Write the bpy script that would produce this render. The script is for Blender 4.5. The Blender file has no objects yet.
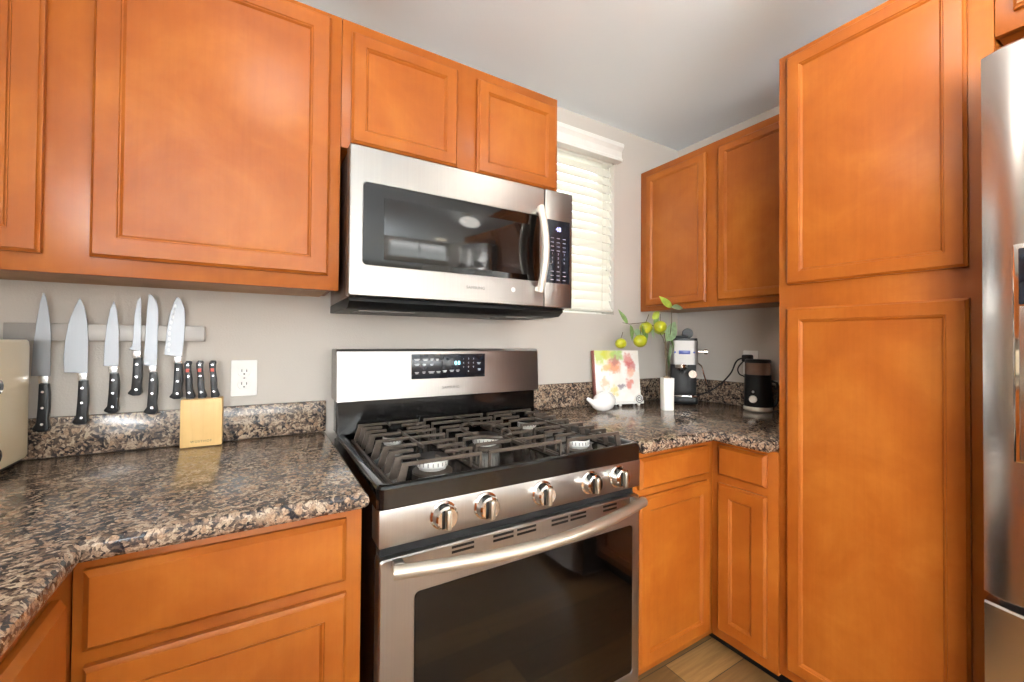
import bpy, bmesh, math, random
from mathutils import Vector, Matrix
random.seed(7)
S = bpy.context.scene
COL = S.collection
PI = math.pi

# ------------------------------------------------------------------ camera
F_PX, CX, CY, YAW, PITCH, ROLL, CAM_H = 416.0, 512.0, 335.38, .5414, .0127, .0081, 1.2192
cd = bpy.data.cameras.new('camera'); cam = bpy.data.objects.new('camera', cd); COL.objects.link(cam)
sY, cY = math.sin(YAW), math.cos(YAW)
fw = Vector((sY*math.cos(PITCH), cY*math.cos(PITCH), math.sin(PITCH)))
r0 = Vector((cY, -sY, 0)); u0 = Vector((-sY*math.sin(PITCH), -cY*math.sin(PITCH), math.cos(PITCH)))
rt = r0*math.cos(ROLL) + u0*math.sin(ROLL); up = -r0*math.sin(ROLL) + u0*math.cos(ROLL)
cam.matrix_world = Matrix(((rt.x, up.x, -fw.x, 0), (rt.y, up.y, -fw.y, 0), (rt.z, up.z, -fw.z, CAM_H), (0, 0, 0, 1)))
cd.sensor_fit = 'HORIZONTAL'; cd.sensor_width = 36.0
cd.lens = F_PX*36.0/1024.0
cd.shift_y = -(341.0-CY)/1024.0
cd.clip_start = .02
S.camera = cam

# ------------------------------------------------------------------ world, exposure
w = bpy.data.worlds.new('world'); S.world = w; w.use_nodes = True
bg = w.node_tree.nodes['Background']
wt = w.node_tree
tc = wt.nodes.new('ShaderNodeTexCoord'); sp = wt.nodes.new('ShaderNodeSeparateXYZ'); rp = wt.nodes.new('ShaderNodeValToRGB')
wt.links.new(tc.outputs['Generated'], sp.inputs[0]); wt.links.new(sp.outputs['Z'], rp.inputs[0]); wt.links.new(rp.outputs[0], bg.inputs[0])
rp.color_ramp.elements[0].position = 0.0; rp.color_ramp.elements[0].color = (.20, .21, .15, 1)
rp.color_ramp.elements[1].position = .35; rp.color_ramp.elements[1].color = (.86, .94, 1.0, 1)
e = rp.color_ramp.elements.new(.06); e.color = (1.0, .98, .90, 1)
bg.inputs[1].default_value = 4.2
S.view_settings.view_transform = 'Standard'
S.view_settings.look = 'None'
S.view_settings.exposure = 0.5
S.view_settings.gamma = 1.0
S.view_settings.use_curve_mapping = False

XL0 = -.90; D0 = 1.522
def area(name, loc, rot, sx, sy, power, color=(1, 1, 1), shape='RECTANGLE'):
    l = bpy.data.lights.new(name, 'AREA'); l.shape = shape; l.size = sx
    if shape in ('RECTANGLE', 'ELLIPSE'): l.size_y = sy
    l.energy = power; l.color = color
    o = bpy.data.objects.new(name, l); COL.objects.link(o); o.location = loc; o.rotation_euler = rot
    return o
# daylight through the patio window behind the camera and an added left window, tilted up to brighten the ceiling
area('patio_daylight', (.9, -3.75, 1.5), (PI/2+.55, 0, 0), 2.1, 1.2, 30, (.93, .97, 1.0))
area('added_window_fill', (XL0-.12, -1.9, 1.45), (PI/2+.6, 0, -PI/2), 2.2, 1.1, 205, (.95, .98, 1.0))  # added fill lamp outside the unseen left window, lifts pantry and right walls
GLOBES = [(.03, .70, 2.11, 17), (1.02, .32, 2.11, 17)]      # globe lamps hanging just under the ceiling: x, y, z, strength

# ------------------------------------------------------------------ helpers
def lin(c):
    return tuple(((v/255)/12.92 if v/255 <= .04045 else ((v/255+.055)/1.055)**2.4) for v in c) + (1,)

class N:
    def __init__(s, name):
        s.m = bpy.data.materials.new(name); s.m.use_nodes = True; s.t = s.m.node_tree
        s.b = s.t.nodes['Principled BSDF']; s.out = s.t.nodes['Material Output']
    def n(s, kind, **kw):
        x = s.t.nodes.new(kind)
        for k, v in kw.items():
            if k in x.inputs.keys(): x.inputs[k].default_value = v
            else: setattr(x, k, v)
        return x
    def l(s, a, b): s.t.links.new(a, b)
    def coord(s, scale=(1, 1, 1), rnd=False):
        tc = s.n('ShaderNodeTexCoord'); mp = s.n('ShaderNodeMapping'); mp.inputs['Scale'].default_value = scale
        s.l(tc.outputs['Object'], mp.inputs['Vector'])
        if rnd:
            oi = s.n('ShaderNodeObjectInfo'); mu = s.n('ShaderNodeMath', operation='MULTIPLY'); mu.inputs[1].default_value = 13.0
            s.l(oi.outputs['Random'], mu.inputs[0]); cb = s.n('ShaderNodeCombineXYZ')
            for k in range(3): s.l(mu.outputs[0], cb.inputs[k])
            s.l(cb.outputs[0], mp.inputs['Location'])
        return mp.outputs[0]
    def ramp(s, fac, stops, interp='LINEAR'):
        r = s.n('ShaderNodeValToRGB'); r.color_ramp.interpolation = interp
        el = r.color_ramp.elements
        while len(el) > 1: el.remove(el[-1])
        el[0].position = stops[0][0]; el[0].color = stops[0][1]
        for p, c in stops[1:]:
            e = el.new(p); e.color = c
        s.l(fac, r.inputs[0]); return r.outputs[0]
    def noise(s, vec, scale, detail=3, rough=.5, dist=0):
        x = s.n('ShaderNodeTexNoise'); x.inputs['Scale'].default_value = scale; x.inputs['Detail'].default_value = detail
        x.inputs['Roughness'].default_value = rough; x.inputs['Distortion'].default_value = dist
        s.l(vec, x.inputs['Vector']); return x.outputs['Fac']
    def mix(s, fac, a, b, mode='MIX'):
        x = s.n('ShaderNodeMix', data_type='RGBA', blend_type=mode)
        for val, idx in ((fac, 0), (a, 6), (b, 7)):
            if hasattr(val, 'links'): s.l(val, x.inputs[idx])
            else: x.inputs[idx].default_value = val
        return x.outputs[2]
    def bump(s, h, strength, dist=.001):
        b = s.n('ShaderNodeBump'); b.inputs['Strength'].default_value = strength; b.inputs['Distance'].default_value = dist
        s.l(h, b.inputs['Height']); s.l(b.outputs[0], s.b.inputs['Normal'])
    def set(s, **kw):
        for k, v in kw.items(): s.b.inputs[k.replace('_', ' ')].default_value = v

def simple(name, c, rough=.4, metal=0, var=.06, scale=30, coat=0, **kw):
    m = N(name); v = m.coord(); f = m.noise(v, scale, 3)
    c = lin(c); d = tuple(x*(1-var) for x in c[:3])+(1,); h = tuple(min(1, x*(1+var)) for x in c[:3])+(1,)
    m.l(m.ramp(f, [(.3, d), (.7, h)]), m.b.inputs['Base Color'])
    m.set(Roughness=rough, Metallic=metal); m.b.inputs['Coat Weight'].default_value = coat
    m.b.inputs['Coat Roughness'].default_value = .08
    for k, x in kw.items(): m.b.inputs[k.replace('_', ' ')].default_value = x
    return m.m
def emit(name, c, s):
    m = N(name); v = m.coord(); f = m.noise(v, 5)
    m.l(m.ramp(f, [(0, lin(c)), (1, lin(c))]), m.b.inputs['Emission Color']); m.b.inputs['Base Color'].default_value = lin(c)
    m.b.inputs['Emission Strength'].default_value = s; return m.m

def wood_mat(name, lo, mid, hi, grain=(55, 55, 2.5), rough=.33, coat=.35, vs=5.0):
    m = N(name); v = m.coord((1, 1, 1), True); g = m.coord(grain, True)
    f1 = m.noise(v, vs, 5, .6, .3); f2 = m.noise(g, 1.6, 4, .6, .4)
    base = m.ramp(f1, [(.28, lin(lo)), (.5, lin(mid)), (.72, lin(hi))])
    gr = m.ramp(f2, [(.3, (.84, .80, .76, 1)), (.62, (1, 1, 1, 1))])
    m.l(m.mix(.38, base, gr, 'MULTIPLY'), m.b.inputs['Base Color'])
    m.set(Roughness=rough, Specular_IOR_Level=.18); m.b.inputs['Coat Weight'].default_value = coat; m.b.inputs['Coat Roughness'].default_value = .22
    m.bump(f2, .06, .001)
    return m.m
def steel_mat(name, c, rough, grain=(2, 2, 260), bmp=.05):
    m = N(name); g = m.coord(grain); f = m.noise(g, 1.2, 3, .6)
    c = lin(c); m.l(m.ramp(f, [(.3, tuple(x*.93 for x in c[:3])+(1,)), (.7, c)]), m.b.inputs['Base Color'])
    rr = m.n('ShaderNodeMapRange'); rr.inputs['To Min'].default_value = rough*.85; rr.inputs['To Max'].default_value = rough*1.2
    m.l(f, rr.inputs[0]); m.l(rr.outputs[0], m.b.inputs['Roughness'])
    m.set(Metallic=1.0)
    if bmp: m.bump(f, bmp, .0004)
    return m.m
def granite_mat():
    m = N('granite'); v = m.coord()
    nz = m.n('ShaderNodeTexNoise'); nz.inputs['Scale'].default_value = 30; nz.inputs['Detail'].default_value = 3; m.l(v, nz.inputs['Vector'])
    vm = m.n('ShaderNodeVectorMath', operation='MULTIPLY_ADD'); vm.inputs[1].default_value = (.03, .03, .03)
    m.l(nz.outputs['Color'], vm.inputs[0]); m.l(v, vm.inputs[2]); dv = vm.outputs[0]
    def vor(scale, feat='F1'):
        x = m.n('ShaderNodeTexVoronoi', feature=feat); x.inputs['Scale'].default_value = scale; m.l(dv, x.inputs['Vector']); return x
    a = vor(185); sp = m.n('ShaderNodeSeparateColor'); m.l(a.outputs['Color'], sp.inputs[0])
    big = m.noise(v, 26, 3, .6, .6)
    ad = m.n('ShaderNodeMath', operation='MULTIPLY_ADD'); ad.inputs[1].default_value = .55; m.l(sp.outputs[0], ad.inputs[0])
    mb = m.n('ShaderNodeMath', operation='MULTIPLY'); mb.inputs[1].default_value = .95; m.l(big, mb.inputs[0]); m.l(mb.outputs[0], ad.inputs[2])
    c1 = m.ramp(ad.outputs[0], [(.46, lin((36, 36, 42))), (.60, lin((66, 58, 56))), (.72, lin((100, 84, 72))), (.84, lin((138, 116, 98))), (.98, lin((178, 158, 136)))])
    b = vor(74); sb = m.n('ShaderNodeSeparateColor'); m.l(b.outputs['Color'], sb.inputs[0])
    g1 = m.ramp(sb.outputs[1], [(.70, (0, 0, 0, 1)), (.76, (1, 1, 1, 1))])
    g2 = m.ramp(b.outputs['Distance'], [(.42, (1, 1, 1, 1)), (.52, (0, 0, 0, 1))])
    g = m.mix(1.0, g1, g2, 'MULTIPLY')
    tan = m.ramp(m.noise(v, 150, 3), [(.3, lin((132, 104, 84))), (.7, lin((178, 150, 124)))])
    c2 = m.mix(g, c1, tan)
    fine = m.ramp(m.noise(v, 420, 2), [(.36, (.45, .44, .45, 1)), (.52, (1, 1, 1, 1))])
    m.l(m.mix(.8, c2, fine, 'MULTIPLY'), m.b.inputs['Base Color'])
    m.set(Roughness=.16); m.b.inputs['Specular IOR Level'].default_value = .6
    return m.m
def wall_mat(name, c, bump=.25):
    m = N(name); v = m.coord(); f = m.noise(v, 2.0, 3); c = lin(c)
    m.l(m.ramp(f, [(.2, tuple(x*.97 for x in c[:3])+(1,)), (.8, c)]), m.b.inputs['Base Color'])
    m.set(Roughness=.75); h = m.noise(v, 220, 3, .6); m.bump(h, bump, .0025)
    return m.m
def floor_mat():
    m = N('plank_floor'); v = m.coord((1, 1, 1))
    rot = m.n('ShaderNodeMapping'); rot.inputs['Rotation'].default_value = (0, 0, 0); m.l(v, rot.inputs[0])
    br = m.n('ShaderNodeTexBrick'); br.inputs['Scale'].default_value = 1.0; br.inputs['Brick Width'].default_value = 1.2; br.inputs['Row Height'].default_value = .12
    br.inputs['Mortar Size'].default_value = .0013; br.offset = .37
    br.inputs['Color1'].default_value = (.0, 0, 0, 1); br.inputs['Color2'].default_value = (1, 1, 1, 1); br.inputs['Mortar'].default_value = (.5, .5, .5, 1)
    m.l(rot.outputs[0], br.inputs['Vector'])
    g = m.n('ShaderNodeMapping'); g.inputs['Scale'].default_value = (2.2, 30, 1); m.l(v, g.inputs[0])
    f = m.noise(g.outputs[0], 1.5, 5, .65, .8)
    base = m.ramp(br.outputs['Color'], [(0, lin((128, 90, 52))), (1, lin((190, 142, 86)))])
    gr = m.ramp(f, [(.3, (.55, .5, .45, 1)), (.65, (1, 1, 1, 1))])
    c = m.mix(.8, base, gr, 'MULTIPLY')
    c = m.mix(br.outputs['Fac'], c, (.05, .035, .025, 1))
    m.l(c, m.b.inputs['Base Color']); m.set(Roughness=.35)
    return m.m
def cover_mat():
    """printed cookbook cover: watercolour flowers on white"""
    m = N('printed_cover'); v = m.coord((1, 1, 1))
    nz = m.n('ShaderNodeTexNoise'); nz.inputs['Scale'].default_value = 45; nz.inputs['Detail'].default_value = 3; m.l(v, nz.inputs['Vector'])
    vm = m.n('ShaderNodeVectorMath', operation='MULTIPLY_ADD'); vm.inputs[1].default_value = (.055, 0, .055)
    m.l(nz.outputs['Color'], vm.inputs[0]); m.l(v, vm.inputs[2])
    col = m.ramp(m.noise(v, 16, 3), [(.35, lin((250, 240, 230))), (.6, lin((252, 250, 245))), (.75, lin((246, 214, 196)))])
    off = .0275
    for (x, z, r, c) in [(-.09, .225, .05, (190, 205, 40)), (-.05, .228, .04, (214, 210, 60)), (0, .225, .04, (160, 200, 60)), (-.015, .17, .04, (240, 140, 70)),
                         (-.06, .165, .025, (245, 190, 110)), (.06, .20, .035, (214, 110, 100)), (.075, .17, .03, (205, 90, 90)), (.07, .14, .028, (246, 190, 160)),
                         (.06, .085, .025, (226, 110, 90)), (.02, .075, .02, (120, 96, 110)), (-.02, .055, .025, (244, 208, 100)), (-.07, .09, .03, (246, 190, 150)), (-.01, .195, .03, (190, 120, 120))]:
        d = m.n('ShaderNodeVectorMath', operation='DISTANCE'); d.inputs[1].default_value = (x+off, 0, z+off)
        sc = m.n('ShaderNodeVectorMath', operation='MULTIPLY'); sc.inputs[1].default_value = (1, 0, 1); m.l(vm.outputs[0], sc.inputs[0]); m.l(sc.outputs[0], d.inputs[0])
        fac = m.ramp(d.outputs['Value'], [(r*.55, (.75, .75, .75, 1)), (r, (0, 0, 0, 1))])
        col = m.mix(fac, col, lin(c))
    m.l(col, m.b.inputs['Base Color']); m.set(Roughness=.3)
    return m.m

M = {}
M['wood'] = wood_mat('cherry_stained_maple', (144, 72, 19), (156, 83, 24), (169, 97, 32), rough=.42, coat=.30)
M['wood_in'] = wood_mat('maple_underside', (150, 110, 76), (176, 136, 98), (190, 150, 112), rough=.5, coat=0)
M['steel'] = steel_mat('brushed_steel', (166, 162, 158), .34, (260, 260, 2))
M['steel_h'] = steel_mat('brushed_steel_horizontal', (178, 174, 170), .58, (2, 2, 260))
M['steel_fridge'] = simple('fridge_steel', (206, 202, 198), .24, 1.0, .02, 3)
M['satin'] = steel_mat('satin_metal', (214, 210, 200), .30, (3, 60, 60))
M['handle_satin'] = simple('satin_handle_metal', (186, 178, 164), .40, .85, .02)
M['pale_satin'] = simple('pale_satin_metal', (232, 226, 214), .42, .55, .02)
M['chrome'] = simple('chrome', (226, 220, 214), .07, 1.0, .02)
M['alu'] = simple('cast_aluminium', (222, 220, 214), .5, .1, .06, 300)
M['blade'] = steel_mat('blade_steel', (148, 150, 154), .44, (240, 2, 2))
M['granite'] = granite_mat()
M['wall'] = wall_mat('greige_wall', (200, 192, 183))
M['ceiling'] = wall_mat('white_ceiling', (240, 250, 255), .2)
M['floor'] = floor_mat()
M['white'] = simple('white_paint', (238, 236, 230), .35, 0, .02)
M['slat'] = simple('white_slat', (240, 238, 228), .4, 0, .02, 10)
_t = M['slat'].node_tree; _tr = _t.nodes.new('ShaderNodeBsdfTranslucent'); _tr.inputs[0].default_value = (.95, .94, .86, 1); _mx = _t.nodes.new('ShaderNodeMixShader'); _mx.inputs[0].default_value = .22
_t.links.new(_t.nodes['Principled BSDF'].outputs[0], _mx.inputs[1]); _t.links.new(_tr.outputs[0], _mx.inputs[2]); _t.links.new(_mx.outputs[0], _t.nodes['Material Output'].inputs[0])
M['plastic_white'] = simple('white_plastic', (236, 234, 230), .3, 0, .02)
M['black'] = simple('black_enamel', (14, 13, 13), .12, 0, .1, 40, coat=.15)
M['blackmat'] = simple('black_plastic', (18, 18, 19), .42, 0, .1)
M['blackmat'].node_tree.nodes['Principled BSDF'].inputs['Specular IOR Level'].default_value = .25
M['darkgap'] = simple('dark_recess', (10, 9, 9), .7, 0, .1)
M['iron'] = simple('cast_iron', (78, 68, 60), .42, .25, .15, 200)
M['glass_dark'] = simple('dark_oven_glass', (8, 6, 5), .05, 0, .1, 20)
M['glass_dark'].node_tree.nodes['Principled BSDF'].inputs['Specular IOR Level'].default_value = .5
M['panel_dark'] = simple('dark_touch_panel', (26, 30, 38), .15, 0, .1, 20)
M['mark'] = simple('pale_marking', (208, 210, 212), .5, 0, .02)
M['mark_dim'] = simple('dim_marking', (150, 140, 146), .5, 0, .02)
M['mark_grey'] = simple('grey_marking', (112, 108, 106), .5, 0, .02)
M['glow_cyan'] = emit('cyan_digits', (130, 225, 245), 3.0)
M['glow_violet'] = emit('violet_digits', (170, 170, 240), 1.6)
M['handle_black'] = simple('black_handle', (24, 25, 29), .35, 0, .1)
M['scallop'] = simple('scallop_shade', (176, 176, 178), .4, .5, .04)
M['rivet'] = simple('steel_rivet', (225, 225, 228), .25, .9, .03)
M['red'] = simple('red_badge', (206, 92, 78), .5, 0, .05)
M['block'] = wood_mat('blonde_wood', (214, 172, 110), (230, 192, 130), (240, 208, 150), (90, 90, 3), .4, .2, 3)
M['cream'] = simple('cream_enamel', (250, 234, 200), .3, 0, .03, 8, coat=.3)
M['cover'] = cover_mat()
M['pages'] = simple('book_pages', (236, 228, 214), .7, 0, .05, 120)
M['spine'] = simple('book_spine', (150, 84, 74), .5, 0, .2, 40)
M['ceramic'] = simple('white_ceramic', (244, 240, 236), .16, 0, .01, 8, coat=.3)
M['candle'] = simple('matte_white_ceramic', (244, 240, 232), .5, 0, .02, 8)
M['lemon'] = simple('green_lemon', (160, 160, 30), .38, 0, .14, 50)
M['leaf'] = simple('green_leaf', (132, 160, 92), .42, 0, .22, 60)
M['leaf_pale'] = simple('pale_leaf', (172, 198, 156), .42, 0, .2, 60)
M['leaf_lime'] = simple('lime_leaf', (190, 208, 92), .42, 0, .2, 60)
M['twig'] = simple('brown_twig', (96, 80, 56), .7, 0, .2, 80)
M['smoke'] = simple('smoky_lid', (150, 118, 100), .12, 0, .1, 20)
M['smoke'].node_tree.nodes['Principled BSDF'].inputs['Transmission Weight'].default_value = .35
M['blue'] = simple('blue_badge', (62, 74, 150), .3, 0, .05)
M['lamp'] = emit('lamp_glass', (255, 240, 214), 7.0)
M['globe'] = emit('globe_glass', (255, 250, 240), 8.5)
M['glass'] = simple('window_glass', (250, 250, 250), .0, 0, 0); _g = M['glass'].node_tree.nodes['Principled BSDF']
_g.inputs['Transmission Weight'].default_value = 1.0; _g.inputs['IOR'].default_value = 1.01
M['hedge'] = simple('hedge_leaf', (150, 160, 90), .6, 0, .3, 40)
M['gravel'] = simple('pale_ground', (190, 184, 168), .9, 0, .1, 6)

class MB:
    def __init__(s): s.bm = bmesh.new()
    def _merge(s, b):
        me = bpy.data.meshes.new('tmp'); b.to_mesh(me); b.free(); s.bm.from_mesh(me); bpy.data.meshes.remove(me); return s
    def box(s, x0, x1, y0, y1, z0, z1, bev=0, seg=2, rotz=0, piv=None):
        b = bmesh.new(); bmesh.ops.create_cube(b, size=1)
        for v in b.verts: v.co = Vector(((x0+x1)/2+v.co.x*(x1-x0), (y0+y1)/2+v.co.y*(y1-y0), (z0+z1)/2+v.co.z*(z1-z0)))
        if bev: bmesh.ops.bevel(b, geom=b.edges[:], offset=bev, segments=seg, profile=.5, affect='EDGES', clamp_overlap=True)
        if rotz: bmesh.ops.rotate(b, verts=b.verts[:], cent=piv or ((x0+x1)/2, (y0+y1)/2, 0), matrix=Matrix.Rotation(rotz, 3, 'Z'))
        return s._merge(b)
    def loops(s, L, cap0=True, cap1=True):
        """L: list of closed loops (lists of Vector) of equal length, skinned together"""
        b = bmesh.new(); R = [[b.verts.new(p) for p in lp] for lp in L]; n = len(R[0])
        for i in range(len(R)-1):
            for k in range(n):
                try: b.faces.new((R[i][k], R[i][(k+1) % n], R[i+1][(k+1) % n], R[i+1][k]))
                except ValueError: pass
        if cap0: b.faces.new(list(reversed(R[0])))
        if cap1: b.faces.new(R[-1])
        bmesh.ops.recalc_face_normals(b, faces=b.faces[:])
        return s._merge(b)
    def lathe(s, prof, c, axis='Z', n=32, cap=True):
        c = Vector(c); L = []
        for r, h in prof:
            lp = []
            for k in range(n):
                a = 2*PI*k/n; p, q = r*math.cos(a), r*math.sin(a)
                lp.append(c + (Vector((p, q, h)) if axis == 'Z' else Vector((p, h, q)) if axis == 'Y' else Vector((h, p, q))))
            L.append(lp)
        return s.loops(L, cap, cap)
    def tube(s, pts, r, n=10, rr=None, flat=1.0):
        pts = [Vector(p) for p in pts]; L = []; nrm = None
        for i, p in enumerate(pts):
            t = (pts[min(i+1, len(pts)-1)]-pts[max(i-1, 0)]).normalized()
            if nrm is None:
                nrm = t.cross(Vector((0, 0, 1)));
                if nrm.length < .05: nrm = t.cross(Vector((0, 1, 0)))
            nrm = (nrm - t*nrm.dot(t)).normalized(); bn = t.cross(nrm)
            q = rr[i] if rr else r
            L.append([p + nrm*q*math.cos(2*PI*k/n) + bn*q*flat*math.sin(2*PI*k/n) for k in range(n)])
        return s.loops(L)
    def prism(s, poly, fn0, fn1, bev=0):
        b = bmesh.new(); A = [b.verts.new(fn0(*p)) for p in poly]; B = [b.verts.new(fn1(*p)) for p in poly]; n = len(A)
        for k in range(n): b.faces.new((A[k], A[(k+1) % n], B[(k+1) % n], B[k]))
        f = b.faces.new(list(reversed(A))); g = b.faces.new(B)
        bmesh.ops.recalc_face_normals(b, faces=b.faces[:])
        if bev:
            ed = list({e for ff in (f, g) for e in ff.edges}); bmesh.ops.bevel(b, geom=ed, offset=bev, segments=2, profile=.5, affect='EDGES', clamp_overlap=True)
        return s._merge(b)
    def sphere(s, c, r, sc=(1, 1, 1), u=20, v=12, fn=None):
        b = bmesh.new(); bmesh.ops.create_uvsphere(b, u_segments=u, v_segments=v, radius=1)
        for x in b.verts:
            p = Vector((x.co.x*sc[0], x.co.y*sc[1], x.co.z*sc[2]))*r
            if fn: p = fn(p)
            x.co = p+Vector(c)
        return s._merge(b)
    def build(s, name, mat, parent=None, smooth=True, tag=None):
        me = bpy.data.meshes.new(name)
        if parent is not None:
            L = Vector((0, 0, 0)); q = parent
            while q is not None: L += q.location; q = q.parent
            bmesh.ops.translate(s.bm, verts=s.bm.verts[:], vec=-L)
        s.bm.to_mesh(me); s.bm.free(); me.materials.append(M[mat] if isinstance(mat, str) else mat)
        if smooth:
            for p in me.polygons: p.use_smooth = True
            me.set_sharp_from_angle(angle=math.radians(28))
        o = bpy.data.objects.new(name, me); COL.objects.link(o); o.parent = parent
        if parent is None:
            c = Vector((0, 0, 0)); bb = [Vector(v) for v in o.bound_box]
            c = Vector(((bb[0].x+bb[6].x)/2, (bb[0].y+bb[6].y)/2, bb[0].z))
            if tag != 'keep':
                me.transform(Matrix.Translation(-c)); o.location = c
        return o
def thing(name, loc, label, cat, group=None):
    o = bpy.data.objects.new(name, None); COL.objects.link(o); o.location = loc; o.empty_display_size = .05
    o['label'] = label; o['category'] = cat
    if group: o['group'] = group
    return o
def tag(o, label, cat, group=None):
    o['label'] = label; o['category'] = cat
    if group: o['group'] = group
    return o
def struct(o): o['kind'] = 'structure'; return o
def text(s, name, size, origin, uvec, vvec, mat, parent, depth=.0004, align='CENTER', spacing=1.0):
    """raised lettering: text plane spanned by uvec / vvec"""
    cu = bpy.data.curves.new('lettering', 'FONT'); cu.body = s; cu.size = size; cu.extrude = depth; cu.align_x = align; cu.align_y = 'CENTER'; cu.space_character = spacing
    t = bpy.data.objects.new('lettering', cu); COL.objects.link(t)
    dg = bpy.context.evaluated_depsgraph_get(); me = bpy.data.meshes.new_from_object(t.evaluated_get(dg)); bpy.data.objects.remove(t); bpy.data.curves.remove(cu)
    U, V = Vector(uvec).normalized(), Vector(vvec).normalized(); W = U.cross(V)
    L = Vector((0, 0, 0)); q = parent
    while q is not None: L += q.location; q = q.parent
    O = Vector(origin)-L
    for v in me.vertices: v.co = O + U*v.co.x + V*v.co.y + W*v.co.z
    me.name = name; me.materials.clear(); me.materials.append(M[mat]); o = bpy.data.objects.new(name, me); COL.objects.link(o); o.parent = parent
    return o
def rrect(x0, x1, y0, y1, r, z, n=5):
    out = []
    for cx, cy, a0 in ((x1-r, y1-r, 0), (x0+r, y1-r, PI/2), (x0+r, y0+r, PI), (x1-r, y0+r, 3*PI/2)):
        for k in range(n+1):
            a = a0+PI/2*k/n; out.append(Vector((cx+r*math.cos(a), cy+r*math.sin(a), z)))
    return out

# ------------------------------------------------------------------ dimensions
FZ = .11                     # floor level
D, XW, XL = 1.522, 1.999, -.90
CEIL = 2.297
YB, XB = .9064, 1.3834       # base cabinet faces
YU, XU = 1.221, 1.698        # wall cabinet faces
YR0 = -3.6
DT = .019
ZB, ZT = 1.352, 2.107

# ------------------------------------------------------------------ room shell
struct(MB().box(XL-.1, XW+.1, YR0-.1, D+.1, FZ-.05, FZ).build('floor', 'floor', tag='keep'))
struct(MB().box(XL-.1, XW+.1, YR0-.1, D+.1, CEIL, CEIL+.05).build('ceiling', 'ceiling', tag='keep'))
WX0, WX1, WZ0, WZ1 = 1.02, 1.508, 1.352, 2.15
wb = MB()
wb.box(XL-.1, WX0, D, D+.14, FZ, CEIL); wb.box(WX1, XW+.1, D, D+.14, FZ, CEIL)
wb.box(WX0, WX1, D, D+.14, FZ, WZ0); wb.box(WX0, WX1, D, D+.14, WZ1, CEIL)
struct(wb.build('wall_back', 'wall', tag='keep'))
struct(MB().box(XW, XW+.1, YR0, D, FZ, CEIL).build('wall_right', 'wall', tag='keep'))
wl = MB(); LY0, LY1, LZ0, LZ1 = -3.0, -.8, .95, 2.10
wl.box(XL-.1, XL, YR0, LY0, FZ, CEIL); wl.box(XL-.1, XL, LY1, D, FZ, CEIL); wl.box(XL-.1, XL, LY0, LY1, FZ, LZ0); wl.box(XL-.1, XL, LY0, LY1, LZ1, CEIL)
struct(wl.build('wall_left', 'wall', tag='keep'))
w3 = MB()
for y in (LY0, LY1-.035, (LY0+LY1)/2-.018): w3.box(XL-.07, XL-.02, y, y+.035, LZ0, LZ1, .003)
w3.box(XL-.068, XL-.022, LY0+.03, LY1-.03, LZ0, LZ0+.035, .003); w3.box(XL-.068, XL-.022, LY0+.03, LY1-.03, LZ1-.035, LZ1, .003)
w3 = struct(w3.build('added_window', 'white', tag='keep'))  # unseen window added in the left wall to let more light in
MB().box(XL-.047, XL-.043, LY0+.02, LY1-.02, LZ0+.02, LZ1-.02).build('pane', 'glass', w3)
wr = MB(); PX0, PX1, PZ0, PZ1 = -.2, 1.9, .90, 2.10
wr.box(XL, PX0, YR0-.1, YR0, FZ, CEIL); wr.box(PX1, XW, YR0-.1, YR0, FZ, CEIL); wr.box(PX0, PX1, YR0-.1, YR0, FZ, PZ0); wr.box(PX0, PX1, YR0-.1, YR0, PZ1, CEIL)
struct(wr.build('wall_front', 'wall', tag='keep'))
def win_frame(x0, x1, z0, z1, y0, y1, mid_h=None, mid_v=None, t=.035):
    b = MB(); b.box(x0, x0+t, y0, y1, z0, z1, .003); b.box(x1-t, x1, y0, y1, z0, z1, .003); b.box(x0+t, x1-t, y0, y1, z0, z0+t, .003); b.box(x0+t, x1-t, y0, y1, z1-t, z1, .003)
    if mid_h: b.box(x0+t, x1-t, y0, y1, mid_h-.022, mid_h+.022, .003)
    if mid_v: b.box(mid_v-.025, mid_v+.025, y0+.002, y1-.002, z0+t, z1-t, .003)
    return b
w1 = struct(win_frame(WX0, WX1, WZ0, WZ1, D+.085, D+.125, mid_h=1.745).build('window_1', 'white', tag='keep'))
MB().box(WX0+.03, WX1-.03, D+.104, D+.108, WZ0+.03, WZ1-.03).build('pane', 'glass', w1)
w2 = struct(win_frame(PX0, PX1, PZ0, PZ1, YR0-.08, YR0-.03, mid_v=.875).build('window_2', 'white', tag='keep'))
MB().box(PX0+.03, PX1-.03, YR0-.058, YR0-.054, PZ0+.03, PZ1-.03).build('pane', 'glass', w2)
struct(MB().box(WX0+.0, WX1-.0, D+.052, D+.083, WZ0, WZ0+.006).build('trim_1', 'white', tag='keep'))

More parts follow.
